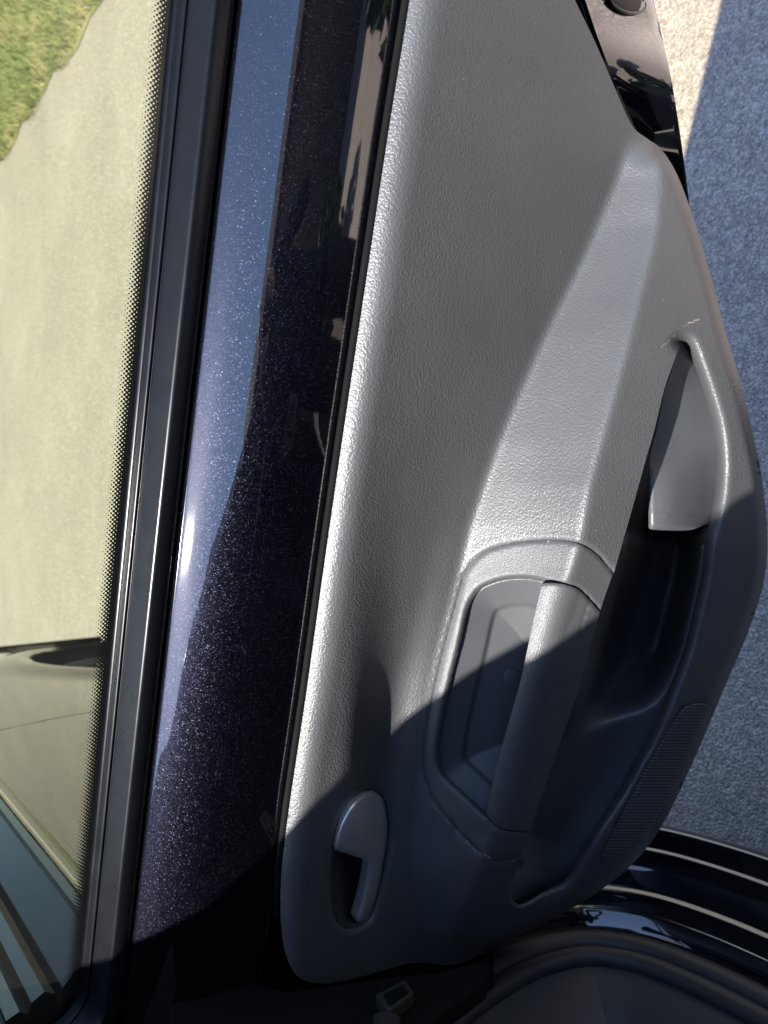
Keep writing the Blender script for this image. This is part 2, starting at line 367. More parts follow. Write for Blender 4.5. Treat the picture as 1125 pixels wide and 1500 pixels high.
# ------------------------------------------------------------------ ground
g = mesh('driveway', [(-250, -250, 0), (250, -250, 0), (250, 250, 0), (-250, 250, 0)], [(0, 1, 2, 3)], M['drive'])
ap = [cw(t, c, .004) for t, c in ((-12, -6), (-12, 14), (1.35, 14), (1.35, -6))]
tag(mesh('brightened_near_ground', ap, [(0, 1, 2, 3)], M['asphalt']), kind='structure')  # near patch of the one ground, given the brighter lit colour
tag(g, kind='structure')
a = pz(0, 240, 0); b_ = pz(150, 0, 0); dgr = (a-b_)/np.linalg.norm(a-b_); side = np.array([dgr[1], -dgr[0], 0])
if side[0] < 0: side = -side
edge = []
for i in range(121):
    s = -14+i*.25; w = .05*math.sin(i*1.7)+.035*math.sin(i*.61+1)+.03*random.uniform(-1, 1)
    edge.append(b_+dgr*s+side*w)
V = []; F = []
for p in edge: V += [p+np.array([0, 0, .006]), p+side*.1+np.array([0, 0, .03]), p+side*60+np.array([0, 0, .03])]
for i in range(120):
    for k in range(2): F.append((i*3+k, i*3+k+1, i*3+k+4, i*3+k+3))
tag(mesh('lawn', V, F, M['soil']), kind='structure')
V = []; F = []
for i in range(52000):
    s = random.uniform(-2.2, 7.5); q = random.random()**1.2*3.4-.03
    p = b_+dgr*s+side*(q+.05*math.sin(s*6.8)); p[2] = .02
    h = random.uniform(.03, .085); A = random.uniform(0, 6.28); w = random.uniform(.003, .006)
    d1 = np.array([math.cos(A), math.sin(A), 0]); ln = np.array([random.uniform(-1, 1), random.uniform(-1, 1), 0])*h*.7
    k = len(V); V += [p-d1*w, p+d1*w, p+ln+np.array([0, 0, h])]; F.append((k, k+1, k+2))
tag(mesh('lawn_grass', V, F, M['grass'], smooth=False), kind='stuff')

# ------------------------------------------------------------------ the open car door
DOOR = empty('car_door', (-.1, .06, .42), 'open black rear car door with grey grained trim panel and tinted window', 'car door')
# photo outlines of the grey trim panel
card_px = spline([(640, -222), (618, -190), (610, -120), (606, -60), (600, 0), (568, 200), (538, 400), (505, 620), (476, 820), (448, 1020), (424, 1180), (413, 1270), (411, 1340), (418, 1395), (436, 1430), (470, 1441),
                  (520, 1433), (570, 1419), (600, 1411), (625, 1411), (642, 1413), (672, 1411), (720, 1391), (800, 1350), (868, 1312), (930, 1262), (975, 1200), (1020, 1105),
                  (1055, 1022), (1092, 935), (1115, 868), (1124, 805), (1119, 720), (1104, 640), (1085, 560), (1062, 482), (1036, 385), (1012, 308), (990, 252), (968, 218), (948, 203),
                  (926, 184), (902, 132), (872, 62), (842, 0), (815, -60), (785, -120), (752, -180), (705, -222)], 5, True)
xl_c = np.array([(925, 190), (905, 260), (870, 345), (845, 400), (800, 490), (762, 575), (730, 650), (705, 720), (688, 770), (668, 850), (640, 960), (630, 1010), (617, 1090), (605, 1210), (602, 1280), (609, 1340), (624, 1385), (641, 1415)], float)
xr_c = np.array([(962, 190), (968, 260), (963, 330), (946, 400), (926, 480), (905, 560), (883, 640), (864, 710), (853, 780), (838, 830), (808, 913), (785, 985), (762, 1070), (738, 1160), (726, 1221), (705, 1269), (686, 1317), (665, 1360), (645, 1415)], float)
h_c = np.array([(150, 0), (190, .004), (230, .018), (300, .033), (400, .045), (560, .055), (800, .068), (1000, .076), (1200, .072), (1300, .058), (1360, .042), (1412, .025), (1500, .02)], float)
xe_c = np.array([(624, -240), (613, -150), (606, -60), (600, 0), (568, 200), (538, 400), (505, 620), (476, 820), (448, 1020), (424, 1180), (413, 1270), (411, 1340), (414, 1500)], float)
def atY(c, y): return np.interp(y, c[:, 1], c[:, 0])
GX = np.arange(360, 1180, 2.); GY = np.arange(-260, 1500, 2.)
def build_card_field():
    x, y = np.meshgrid(GX, GY)
    xl = atY(xl_c, y); xr = np.maximum(atY(xr_c, y), xl+8); h = np.interp(y, h_c[:, 0], h_c[:, 1])
    s = (x-xl)/(xr-xl)
    Y = np.where(s < 0, 0, np.where(s < 1, -h*s, -h-np.maximum(x-xr, 0)*.00017))
    # scooped area of the upper panel around the release lever
    q = np.exp(-((y-1110)/260.)**2)*smooth01((x-(505+.06*(1000-y)))/75.)*smooth01((xl+6-x)/60.)
    Y = Y+.021*q
    k = np.exp(-.5*(np.arange(-9, 10)*2/5.5)**2); k /= k.sum()
    for ax in (0, 1): Y = np.apply_along_axis(lambda v: np.convolve(np.pad(v, 9, 'edge'), k, 'valid'), ax, Y)
    # chamfered top edge
    d = x-atY(xe_c, y); w = np.interp(y, [0, 600, 1250, 1400], [56, 46, 38, 28])
    tt = np.clip(1-d/w, 0, 2.5)
    Y = Y+.0128*tt**2
    return Y
TILT = np.radians(np.interp(np.arange(0, 1500, 10), [0, 250, 420, 1000, 1250, 1420], [66, 68, 74, 74, 66, 50]))
hs_ = []
for yv, tl in zip(np.arange(0, 1500, 10), TILT):
    a_, b2 = float(atY(xl_c, yv)), float(max(atY(xr_c, yv), atY(xl_c, yv)+8)); lo, hi = 0., .2
    za = pw(np.array(a_), np.array(float(yv)), 0.)[2]
    for _ in range(30):
        mid = (lo+hi)/2; zb = pw(np.array(b2), np.array(float(yv)), -mid)[2]
        if (za-zb)*math.tan(tl) > mid: lo = mid
        else: hi = mid
    hs_.append(lo)
hs_ = np.convolve(np.pad(hs_, 4, 'edge'), np.ones(9)/9, 'valid')*smooth01((np.arange(0, 1500, 10)-185)/60.)
h_old = h_c; h_c = np.stack([np.arange(0, 1500, 10), hs_], 1)
print('h', [(int(a), round(float(b), 3)) for a, b in h_c[::10]])
def dh(y): return np.interp(y, h_c[:, 0], h_c[:, 1])-np.interp(y, h_old[:, 0], h_old[:, 1])
CF = build_card_field()
def bil(x, y):
    fx = np.clip((np.asarray(x, float)-GX[0])/2, 0, len(GX)-1.001); fy = np.clip((np.asarray(y, float)-GY[0])/2, 0, len(GY)-1.001)
    i = fx.astype(int); j = fy.astype(int); a = fx-i; b = fy-j
    return CF[j, i]*(1-a)*(1-b)+CF[j, i+1]*a*(1-b)+CF[j+1, i]*(1-a)*b+CF[j+1, i+1]*a*b
# pocket, grip surround, grip, lever outlines
pocket_left = [(997, 503), (984, 538), (972, 574), (958, 632), (946, 673), (931, 728), (911, 798), (899, 840), (880, 896), (852, 999), (833, 1055), (805, 1134), (791, 1176), (777, 1218), (763, 1256)]
pocket_rest = [(752, 1290), (748, 1312), (758, 1324), (771, 1321), (796, 1306), (825, 1289), (846, 1260), (874, 1210), (910, 1154), (936, 1106), (948, 1085), (973, 1027), (1001, 952), (1015, 896), (1027, 840), (1033, 789), (1041, 761), (1046, 735), (1050, 700), (1050, 663), (1044, 620), (1030, 572), (1015, 529), (1005, 505)]
P_left = spline(pocket_left, 5); P_rest = spline([pocket_left[-1]]+pocket_rest+[pocket_left[0]], 5)
POCK = np.vstack([P_left, P_rest[1:-1]])
seam_px = spline([(899, 840), (875, 812), (854, 798), (835, 793), (815, 791), (780, 792), (749, 796), (717, 805), (695, 821), (682, 842), (675, 863), (665, 901), (651, 952), (640, 999), (628, 1055), (622, 1097), (622, 1125), (626, 1148), (637, 1173), (661, 1204), (689, 1234), (712, 1254), (730, 1261), (763, 1256)], 4)
def left_between(a, b):
    return P_left[(P_left[:, 1] > a) & (P_left[:, 1] < b)]
SURR = np.vstack([seam_px, left_between(840.5, 1255.5)[::-1]])
grip_top = spline([(794, 853), (812, 853), (830, 856), (848, 863), (862, 876), (880, 896)], 4)
grip_bot = spline([(763, 1219), (745, 1217), (728, 1212), (716, 1200), (711, 1192)], 4)
grip_leftpts = spline([(711, 1192), (724, 1134), (740, 1073), (761, 999), (777, 925), (787, 880), (794, 853)], 4)
P_grip = left_between(896.5, 1218.)
P_grip = np.vstack([P_grip])
GRIP = np.vstack([grip_top, P_grip, [[776.5, 1219]], grip_bot[1:], grip_leftpts[1:-1]])
cup_left = spline([(794, 852), (770, 848), (745, 849), (724, 854), (705, 863), (692, 879), (684, 901), (675, 943), (661, 999), (649, 1055), (643, 1092), (644, 1115), (652, 1136), (675, 1158), (694, 1176), (711, 1192)], 5)
CUP = np.vstack([cup_left, grip_leftpts[1:-1]])
HOLE2 = np.vstack([cup_left[:-1], grip_bot[::-1][:-1], [[776.5, 1219]], P_grip[::-1], grip_top[::-1][:-1]])
LEV = spline([(545, 1155), (562, 1167), (569, 1195), (570, 1222), (565, 1259), (558, 1296), (550, 1328), (542, 1346), (528, 1357), (510, 1361), (497, 1355), (489, 1342), (485, 1317), (484, 1280), (486, 1248), (490, 1219), (499, 1195), (514, 1173), (530, 1159)], 5, True)
PAD = spline([(1010, 1031), (1026, 1027), (1040, 1032), (1044, 1042), (1030, 1066), (1010, 1107), (988, 1156), (966, 1196), (948, 1222), (920, 1243), (884, 1266), (878, 1258), (884, 1243), (901, 1208), (928, 1156), (956, 1105), (983, 1059), (998, 1037)], 4, True)
RIM = P_rest
right_edge = card_px[(card_px[:, 0] > 700) & (card_px[:, 1] > 215) & (card_px[:, 1] < 1404)]
left_edge = card_px[(card_px[:, 0] < 660)]
def seam_round(x, y, poly, w, d, closed=True):
    q = dist(poly, x, y, closed); return d*np.clip(1-q/w, 0, 1)**2
def Ycard(x, y):
    Y = bil(x, y)
    Y = Y+seam_round(x, y, right_edge, 16, .016, False)
    Y = Y+seam_round(x, y, RIM, 21, .014, False)*smooth01((np.asarray(x)-780)/50)
    Y = Y+seam_round(x, y, RIM, 5, .006, False)
    Y = Y+seam_round(x, y, seam_px, 4, .002, False)
    Y = Y+seam_round(x, y, LEV, 9, .004)
    q = np.where(inside(PAD, x, y), .0016, 0)
    return Y+q
tps_deep = tps([(920, 770, .0), (900, 815, .02), (1045, 780, -.035), (1025, 800, -.02), (880, 890, .025), (960, 860, .045), (1012, 880, -.03), (925, 930, .03), (980, 950, -.035), (850, 985, .005), (900, 985, -.004),
                (820, 1050, -.005), (880, 1050, -.028), (945, 1075, -.068), (790, 1150, -.012), (850, 1150, -.042), (905, 1140, -.078), (775, 1230, -.028), (825, 1230, -.056), (862, 1218, -.084), (748, 1310, -.062), (780, 1290, -.066), (822, 1288, -.086), (1000, 600, -.05), (1000, 700, -.01)])
tps_shal = tps([(997, 500, -.066), (975, 580, -.052), (955, 660, -.050), (948, 720, -.052), (945, 780, -.058), (1010, 560, -.068), (1000, 640, -.066), (990, 700, -.066), (985, 740, -.068), (980, 785, -.072), (1046, 660, -.089), (1030, 600, -.082), (1046, 720, -.090), (1040, 770, -.092), (1020, 780, -.085)])
PLs = P_left[np.argsort(P_left[:, 1])]; PRs = P_rest[np.argsort(P_rest[:, 1])]
PRs = PRs[PRs[:, 0] > 800]
PRs = np.vstack([PRs, [[770, 1322], [750, 1345]]]); PLs = np.vstack([PLs, [[750, 1295], [742, 1345]]])
def pock_u(x, y):
    xl = np.interp(y, PLs[:, 1], PLs[:, 0]); xr = np.interp(y, PRs[:, 1], PRs[:, 0]); return (x-xl)/np.maximum(xr-xl, 12), xl, xr
def Ypocket(x, y):
    x = np.asarray(x, float); y = np.asarray(y, float)
    u, xl, xr = pock_u(x, y); u = np.clip(u, -.1, 1.1)
    Yl = bil(xl, y); Yr = bil(xr, y)+.028
    # bottle bay (rear): a dark wall under the arm, a ridge, then the back panel and a wall up to the rim
    bay = smooth01(u/.40)*(1-smooth01((u-.66)/.36))
    YA = (Yl*(1-u)+Yr*u)*(1-np.clip(bay, 0, 1))+np.clip(bay, 0, 1)*.012+.03*np.exp(-((u-.15)/.16)**2)
    # map tray (front): leans up and out to the rim
    YB = (Yl+.050)*(1-u)+(Yr+.004)*u+.008*np.sin(np.clip(u, 0, 1)*math.pi)
    end = smooth01((y-1215-30*u)/85.)
    YB = YB*(1-end)+(Yl*(1-u)+Yr*u+.004)*end
    k = smooth01((y-985+60*u)/110.)
    return np.minimum(YA*(1-k)+YB*k+.045*smooth01((800-y)/25.), .058)
def Yshal(x, y):
    x = np.asarray(x, float); y = np.asarray(y, float)
    xr = np.interp(y, PRs[:, 1], PRs[:, 0]); xl = np.interp(y, PLs[:, 1], PLs[:, 0])
    Yr = bil(xr, y)+.0215; Yl = bil(xl, y)+.013+.005*smooth01((y-500)/120.)
    u = np.clip((x-xl)/np.maximum(xr-xl, 12), -.2, 1.2)
    return Yl*(1-u)+Yr*u-.010*smooth01((y-640)/120.)*np.sin(np.clip(u, 0, 1)*math.pi)
def Yback(x, y): return np.where(np.asarray(y) < 770, np.maximum(Yshal(x, y), bil(x, y)+.012), Ypocket(x, y))
TRIM = relief('trim_panel', card_px, Ycard, M['card'], DOOR, 5.0, [offset_poly(np.vstack([seam_px, np.array([(770, 1262)]), P_rest[1:-1], P_left[P_left[:, 1] < 840][:-1]]), .0), LEV],
              skirt=lambda x, y: Ycard(x, y)+.016, hole_skirts=[lambda x, y: bil(x, y)+.036, lambda x, y: bil(x, y)+.03])
# grip surround
def Ysurr(x, y):
    Y = bil(x, y)
    Y = Y+seam_round(x, y, seam_px, 4, .002, False)+seam_round(x, y, cup_left, 8, .006, False)+seam_round(x, y, grip_top, 4, .002, False)+seam_round(x, y, grip_bot, 4, .002, False)
    return Y
SUR = relief('grip_surround', offset_poly(SURR, -1.1), Ysurr, M['fine'], TRIM, 4.0, [HOLE2], skirt=.02, hole_skirts=None)
def Ycup(x, y):
    x = np.asarray(x, float); y = np.asarray(y, float)
    d = dist(cup_left, x, y, False)
    Y = bil(x, y)+.0088+.00040*np.minimum(d, 36)+.0032*smooth01((d-34.5)/6.)+.00030*np.maximum(d-38, 0)
    return Y
CUPE = offset_poly(np.vstack([cup_left, [[735, 1215], [760, 1130], [800, 1000], [830, 900], [835, 862]]]), 4)
def cup_line(d):
    q = offset_poly(CUP, -d); q = q[inside(CUPE, q[:, 0], q[:, 1])]; dd = dist(cup_left, q[:, 0], q[:, 1], False)
    return q[(np.abs(dd-d) < .6) & (q[:, 0] < np.interp(q[:, 1], grip_leftpts[::-1, 1], grip_leftpts[::-1, 0])+6)]
cupo = relief('grip_cup', CUPE, Ycup, M['smoothp'], TRIM, 2.6)
# screw cover in the cup
a = np.linspace(0, 2*math.pi, 24, endpoint=False)
relief('screw_cover', np.stack([752+12*np.cos(a), 996+15*np.sin(a)], 1), lambda x, y: Ycup(x, y)-.0015-.0006*np.cos(np.minimum(np.hypot(np.asarray(x)-752, np.asarray(y)-996)/15, 1)*1.57), M['smoothp'], TRIM, 4.0, skirt=.003)
def row_profile(y, x0, x1, Y0, fr, ang, n=40):
    """depth along one photo row from x1 (depth Y0) to x0 so that the surface has the given tilts (degrees) across it"""
    y = float(y); p = pw(np.array(float(x1)), np.array(y), Y0); by, bz = p[1], p[2]; xs = np.linspace(x1, x0, n); out = [by]
    for x in xs[1:]:
        a_ = math.radians(float(np.interp((x-x0)/(x1-x0), fr, ang))); d = f_*FPX+r_*(750-y)+u_*(562.5-x)
        q = np.linalg.solve(np.array([[math.sin(a_), -d[1]], [math.cos(a_), -d[2]]]), np.array([CAM[1]-by, CAM[2]-bz]))
        by += math.sin(a_)*q[0]; bz += math.cos(a_)*q[0]; out.append(by)
    return xs[::-1], np.array(out[::-1])
GR_Y = np.arange(840, 1236, 6.); GR_U = np.linspace(-.1, 1, 60); GRT = []
for yv in GR_Y:
    gl = float(np.interp(yv, grip_leftpts[::-1, 1], grip_leftpts[::-1, 0])); xr_ = float(atY(xr_c, yv))+26
    x0 = gl-8; xs, Yv = row_profile(yv, x0, xr_, float(bil(xr_, yv))-.001, [0, .25, .5, .75, 1.], [86, 68, 46, 20, 1])
    GRT.append(np.interp(GR_U*(xr_-gl)+gl, xs, Yv))
GRT = np.array(GRT); k = np.ones(5)/5; GRT = np.apply_along_axis(lambda v: np.convolve(np.pad(v, 2, 'edge'), k, 'valid'), 0, GRT)
def Ygrip(x, y):
    x = np.asarray(x, float); y = np.asarray(y, float)
    gl = np.interp(y, grip_leftpts[::-1, 1], grip_leftpts[::-1, 0]); xr_ = atY(xr_c, y)+26
    u = (x-gl)/(xr_-gl); fy = np.clip((y-GR_Y[0])/6, 0, len(GR_Y)-1.001); fu = np.clip((u+.1)/1.1*(len(GR_U)-1), 0, len(GR_U)-1.001)
    j = fy.astype(int); i = fu.astype(int); b = fy-j; a = fu-i
    Yl = GRT[j, i]*(1-a)*(1-b)+GRT[j, i+1]*a*(1-b)+GRT[j+1, i]*(1-a)*b+GRT[j+1, i+1]*a*b
    Y = np.where(u < 1, Yl, bil(x, y)-.001)
    Y = Y+seam_round(x, y, P_left-np.array([22, 0]), 2.5, .0012, False)
    return Y+seam_round(x, y, grip_top, 4, .002, False)+seam_round(x, y, grip_bot, 4, .002, False)
relief('grab_handle', offset_poly(GRIP, -1.0), Ygrip, M['fine'], TRIM, 3.6, skirt=lambda x, y: Ygrip(x, y)+.022)
# pocket
def pocket_shape():
    big = offset_poly(resample(POCK, 6), 5)
    return big
relief('map_pocket', pocket_shape(), Ypocket, M['pocketp'], TRIM, 6.0, skirt=None)
SH = spline([(997, 500), (986, 538), (974, 574), (962, 632), (953, 665), (951, 700), (950, 740), (950, 768), (951, 774), (958, 776), (980, 777), (1005, 777), (1020, 774), (1031, 769), (1044, 764), (1051, 735), (1054, 700), (1054, 663), (1048, 620), (1034, 571), (1019, 527), (1007, 503)], 5, True)
relief('pocket_lip', SH, lambda x, y: Yshal(x, y)+seam_round(x, y, np.array([(948, 690), (950, 776), (1015, 778)]), 6, .006, False)-seam_round(x, y, np.array([(948, 750), (985, 757), (1030, 760)]), 1.8, .0006, False),
       M['pocketp'], TRIM, 4.0, skirt=lambda x, y: Yshal(x, y)+.025)
# ribbed pad low on the panel
def Ypad(x, y): return Ycard(x, y)-.0022+seam_round(x, y, PAD, 5, .003)
V = []; F = []
ys = np.arange(1030, 1264, 1.15)
for yv in ys:
    ins = np.linspace(860, 1060, 400); okk = inside(offset_poly(PAD, -2.0), ins, np.full(400, yv))
    if not okk.any(): continue
    x0, x1 = ins[okk][0], ins[okk][-1]; xs = np.linspace(x0, x1, 16)
    Yv = Ypad(xs, np.full(16, yv))+.00045*math.cos(yv*2*math.pi/4.6); V += list(pw(xs, np.full(16, yv), Yv))
nr = len(V)//16
for i in range(nr-1):
    for k in range(15): F.append((i*16+k, i*16+k+1, i*16+k+17, i*16+k+16))
mesh('ribbed_pad', V, F, M['smoothp'], DOOR)
# release lever
def Ywell(x, y):
    d = dist(LEV, x, y); return bil(x, y)+.004+.026*smooth01(d/26.)
BZ = relief('release_handle', offset_poly(LEV, 3), Ywell, M['trimblack'], DOOR, 3.5)
LVR = np.vstack([spline([(545, 1158), (560, 1169), (566, 1195), (567, 1222), (562, 1259), (555, 1296), (547, 1326), (538, 1342), (528, 1350), (522, 1350)], 5),
                 spline([(521, 1346), (529, 1318), (535, 1291), (538, 1270), (538, 1263), (534, 1259), (518, 1254), (500, 1248), (489, 1245)], 4),
                 spline([(488, 1238), (492, 1219), (501, 1196), (515, 1175), (531, 1162)], 4)])
def Ylev(x, y):
    x = np.asarray(x, float); y = np.asarray(y, float)
    d = dist(LVR, x, y); cx = (x-530)/38; cy = (y-1215)/60.
    Y = bil(x, y)+.003-.014*np.exp(-(cx**2+np.minimum(cy, 0)**2))*np.where(y > 1215, np.exp(-((y-1215)/90.)**2), 1)
    Y = Y+.006*np.clip(1-d/7, 0, 1)**2+.010*smooth01((1250-y)/-8.)*smooth01((541-x)/8.)*0
    return Y
relief('lever', LVR, Ylev, M['silver'], BZ, 3.0, skirt=.010)

# ---- painted belt of the door between rubber and trim
XB0, XB1 = 258., 482.                      # photo columns of the belt's two borders at row 790
_d = lambda x: f_*FPX + r_*(750-790) + u_*(562.5-x)
p0 = pw(np.array(XB1), np.array(790.), .026); by, bz = p0[1], p0[2]; prof = [(by, bz)]
for x in np.linspace(XB1, XB0, 90)[1:]:
    fr_ = (x-XB0)/(XB1-XB0)
    a_ = math.radians(np.interp(fr_, [0, .018, .04, .10, .16, .28, .45, .7, 1.0], [84, 64, 49.7, 48.6, 43, 36, 24, 12, 5]))
    d = _d(x); A_ = np.array([[math.sin(a_), -d[1]], [math.cos(a_), -d[2]]])
    q = np.linalg.solve(A_, np.array([CAM[1]-by, CAM[2]-bz])); by += math.sin(a_)*q[0]; bz += math.cos(a_)*q[0]; prof.append((by, bz))
prof = prof[::-1]
belt_top_Y, Ztop = prof[0]
prof = [(belt_top_Y+.02, Ztop-.002)]+prof
prof += [(prof[-1][0]+.002, prof[-1][1]-.004), (prof[-1][0]+.014, prof[-1][1]-.006), (prof[-1][0]+.016, .88)]
us = np.linspace(-.98, .55, 90)
sweep('painted_belt', prof, lambda u, p: np.array([u, p[0], p[1]]), us, M['paint'], DOOR)
# thin gasket bead along the trim
gas = [(x-4.5, y) for x, y in xe_c[:-1]]
tube('trim_gasket', pw(np.array([q[0] for q in gas]), np.array([q[1] for q in gas]), np.full(len(gas), .021)), .0038, M['darkgap'], DOOR, 10)
# ---- rubber seal round the window
GLY = belt_top_Y+.030
SX0 = -.668; RC = .075
def seal_path():
    """centre line just outside the seal: (point x,z ; outward normal x,z), outer edge line of rubber at Z=Ztop"""
    pts = []
    for X in np.linspace(.55, SX0+.0, 60): pts.append((X, Ztop, 0., -1.))
    for a_ in np.linspace(0, math.pi/2*1.0, 22)[1:]:
        pts.append((SX0-math.sin(a_)*RC, Ztop+RC-math.cos(a_)*RC, -math.sin(a_), -math.cos(a_)))
    X, Z, nx, nz = pts[-1]
    for k in range(1, 24): pts.append((X+.006*k, Z+k*.02, -1., 0.))
    return pts
SP = seal_path()
def arc(cx, cy, rx, ry, a0, a1, n):
    return [(cx+rx*math.cos(math.radians(a)), cy+ry*math.sin(math.radians(a))) for a in np.linspace(a0, a1, n)]
# profile: (distance inward from the outer edge, height toward the camera from the glass)
DG = float(pw(np.array(184.), np.array(700.), GLY)[2])-Ztop       # inner border of the rubber on the pane
k_ = (DG-.0445)
sprof = [(-.003, -.02), (-.0005, .026), (.001, .0305), (.004, .0335), (.0085, .035), (.0165, .0352), (.0188, .0342), (.0200, .0322),
         (.0300+k_*.5, .0130), (.0312+k_*.5, .0102), (.0316+k_*.5, .0085), (.0326+k_*.5, .0098), (.0345+k_*.6, .0098), (.0360+k_*.7, .0080), (.0392+k_*.8, .0022), (.0405+k_, .0012), (.0450+k_, .0008)]
def spath(u, p):
    X, Z, nx, nz = SP[u]; return np.array([X-nx*p[0], GLY-p[1], Z-nz*p[0]])
sweep('window_seal', sprof, spath, list(range(len(SP))), M['rubber'], DOOR)
# ---- pane and its printed dot band
gin = [(X-nx*.040, Z-nz*(DG-.004)) for X, Z, nx, nz in SP]
TOPZ = 1.72
gv = [(X, GLY, Z) for X, Z in gin]; top = gv[-1]
poly = gv+[(top[0]+.03, GLY, TOPZ), (.52, GLY, TOPZ)]
V = [np.array(p) for p in poly]+[np.array(p)+np.array([0, .004, 0]) for p in poly]; n = len(poly)
GLV = V[:n]
GLASS = mesh('window_glass', V[:n], [tuple(range(n))[::-1]], M['glass'], DOOR, smooth=False)
if GLASS.data.polygons[0].normal.y > 0:
    GLASS.data.flip_normals()
V = []; F = []; UV = []; acc = 0; prev = None
for (X, Z, nx, nz) in SP:
    if prev is not None: acc += math.hypot(X-prev[0], Z-prev[1])
    prev = (X, Z)
    for d in (DG-.006, DG+.002, DG+.020):
        V.append((X-nx*d, GLY-.0006, Z-nz*d)); UV.append((acc, max(d-DG-.002, -.01)))
for i in range(len(SP)-1):
    for k in range(2): F.append((i*3+k, i*3+k+1, i*3+k+4, i*3+k+3))
mesh('dot_print', V, F, M['frit'], GLASS, smooth=False, uv=UV)
# ---- window frame above (front post, top rail, rear post): painted
def bar(name, a, b, w, d, mat, parent):
    a = np.array(a, float); b = np.array(b, float); t = (b-a)/np.linalg.norm(b-a); s = np.cross(t, [0, 1, 0]); s /= np.linalg.norm(s)
    P = [a-s*w/2, a+s*w/2, b+s*w/2, b-s*w/2]; return prism(name, P, (0, d, 0), mat, parent, bevel=.006)
FY = belt_top_Y-.002
prism('frame_post', [(-.99, FY, 1.098), (SX0-.068, FY, 1.098), (SX0-.0745+.004, FY, 1.19), (SX0+.08, FY, 1.72), (-.80, FY, 1.76)], (0, .05, 0), M['black'], DOOR, bevel=.003)
bar('frame_rail', (-.70, FY+.02, 1.79), (.53, FY+.02, 1.79), .055, .05, M['black'], DOOR)
bar('frame_post', (.52, FY, 1.10), (.50, FY, 1.76), .07, .05, M['black'], DOOR)
# ---- steel shell behind the trim: outer skin and end faces
SK = .118
shell = [(-.80, .60), (-.70, .52), (-.45, .47), (-.15, .455), (.04, .50), (.14, .62), (.25, .78), (.36, .92), (.42, 1.04), (.44, 1.098), (-.96, 1.098), (-.93, .80)]
prism('door_skin', [(x, .106, z) for x, z in shell], (0, SK-.106, 0), M['black'], DOOR, bevel=.003)
prism('door_frame', [(-.93, .082, .86)]+[(x*.995, .082, z) for x, z in shell[:7]]+[(.31, .082, .90), (-.93, .082, .90)], (0, .02, 0), M['black'], DOOR, bevel=.004)
# rear flange with its plug (upper right of the photograph)
fl_in = spline([(745, -250), (790, -170), (832, -60), (856, -3), (874, 50), (900, 117), (928, 183), (955, 235), (985, 330)], 6)
fl_out = spline([(880, -250), (912, -170), (940, -60), (957, 0), (972, 64), (985, 125), (999, 215), (1010, 300), (1022, 400)], 6)
def loft(name, A, YA, B, YB, mat, parent, n=14, bulge=.0):
    V = []; F = []; m = len(A)
    YB = np.asarray(YB)
    for k in range(n):
        s = k/(n-1)
        Yk = np.asarray(YA)*(1-s)+YB*s-bulge*math.sin(math.pi*s)
        if s > .9: Yk += .006*((s-.9)/.1)**2
        V += list(pw(A[:, 0]*(1-s)+B[:, 0]*s, A[:, 1]*(1-s)+B[:, 1]*s, Yk+np.zeros(m)))
    for k in range(n-1):
        for i in range(m-1): F.append((k*m+i, k*m+i+1, (k+1)*m+i+1, (k+1)*m+i))
    return mesh(name, V, F, mat, parent)
FR_Y = np.arange(-250, 331, 6.); FRV = []; FRG = []
for yv in FR_Y:
    x_in = float(np.interp(yv, fl_in[:, 1], fl_in[:, 0])); x_out = float(np.interp(yv, fl_out[:, 1], fl_out[:, 0]))
    a_ = -14+48*float(smooth01((yv-30)/130.))
    xs, Yv = row_profile(yv, x_out, x_in, .034, [0, .05, 1], [a_-14, a_, a_], 16)
    FRG.append((yv, xs, Yv)); FRV.append(pw(xs[::-1], np.full(16, yv), Yv[::-1]))
mesh_rows = np.array(FRV); n_, m_ = mesh_rows.shape[:2]
mesh('rear_flange', mesh_rows.reshape(-1, 3), [(a*m_+c, a*m_+c+1, (a+1)*m_+c+1, (a+1)*m_+c) for a in range(n_-1) for c in range(m_-1)], M['black'], DOOR)
fl_0 = fl_in+np.array([-75, 14]); loft('flange_step', fl_0, .075, fl_in, .034, M['paint'], DOOR, 5)
a = np.linspace(0, 2*math.pi, 28, endpoint=False)
FLB = tps([(float(x), yv, float(q)) for yv, xs, Yv in FRG[20:56:4] for x, q in zip(xs[::5], Yv[::5])])
PL = np.stack([917+27*np.cos(a)+6*np.sin(a), 1+18*np.sin(a)+4*np.cos(a)], 1)
plug = relief('rubber_plug', PL, lambda x, y: FLB(x, y)-.006+.004*np.clip(np.hypot((np.asarray(x)-917)/27, (np.asarray(y)-1)/18), 0, 1)**3, M['gasket'], DOOR, 4, skirt=.008)
tube('plug_rim', pw(PL[:, 0], PL[:, 1], FLB(PL[:, 0], PL[:, 1])-.003), .0016, M['rubber'], DOOR, 8, closed=True)

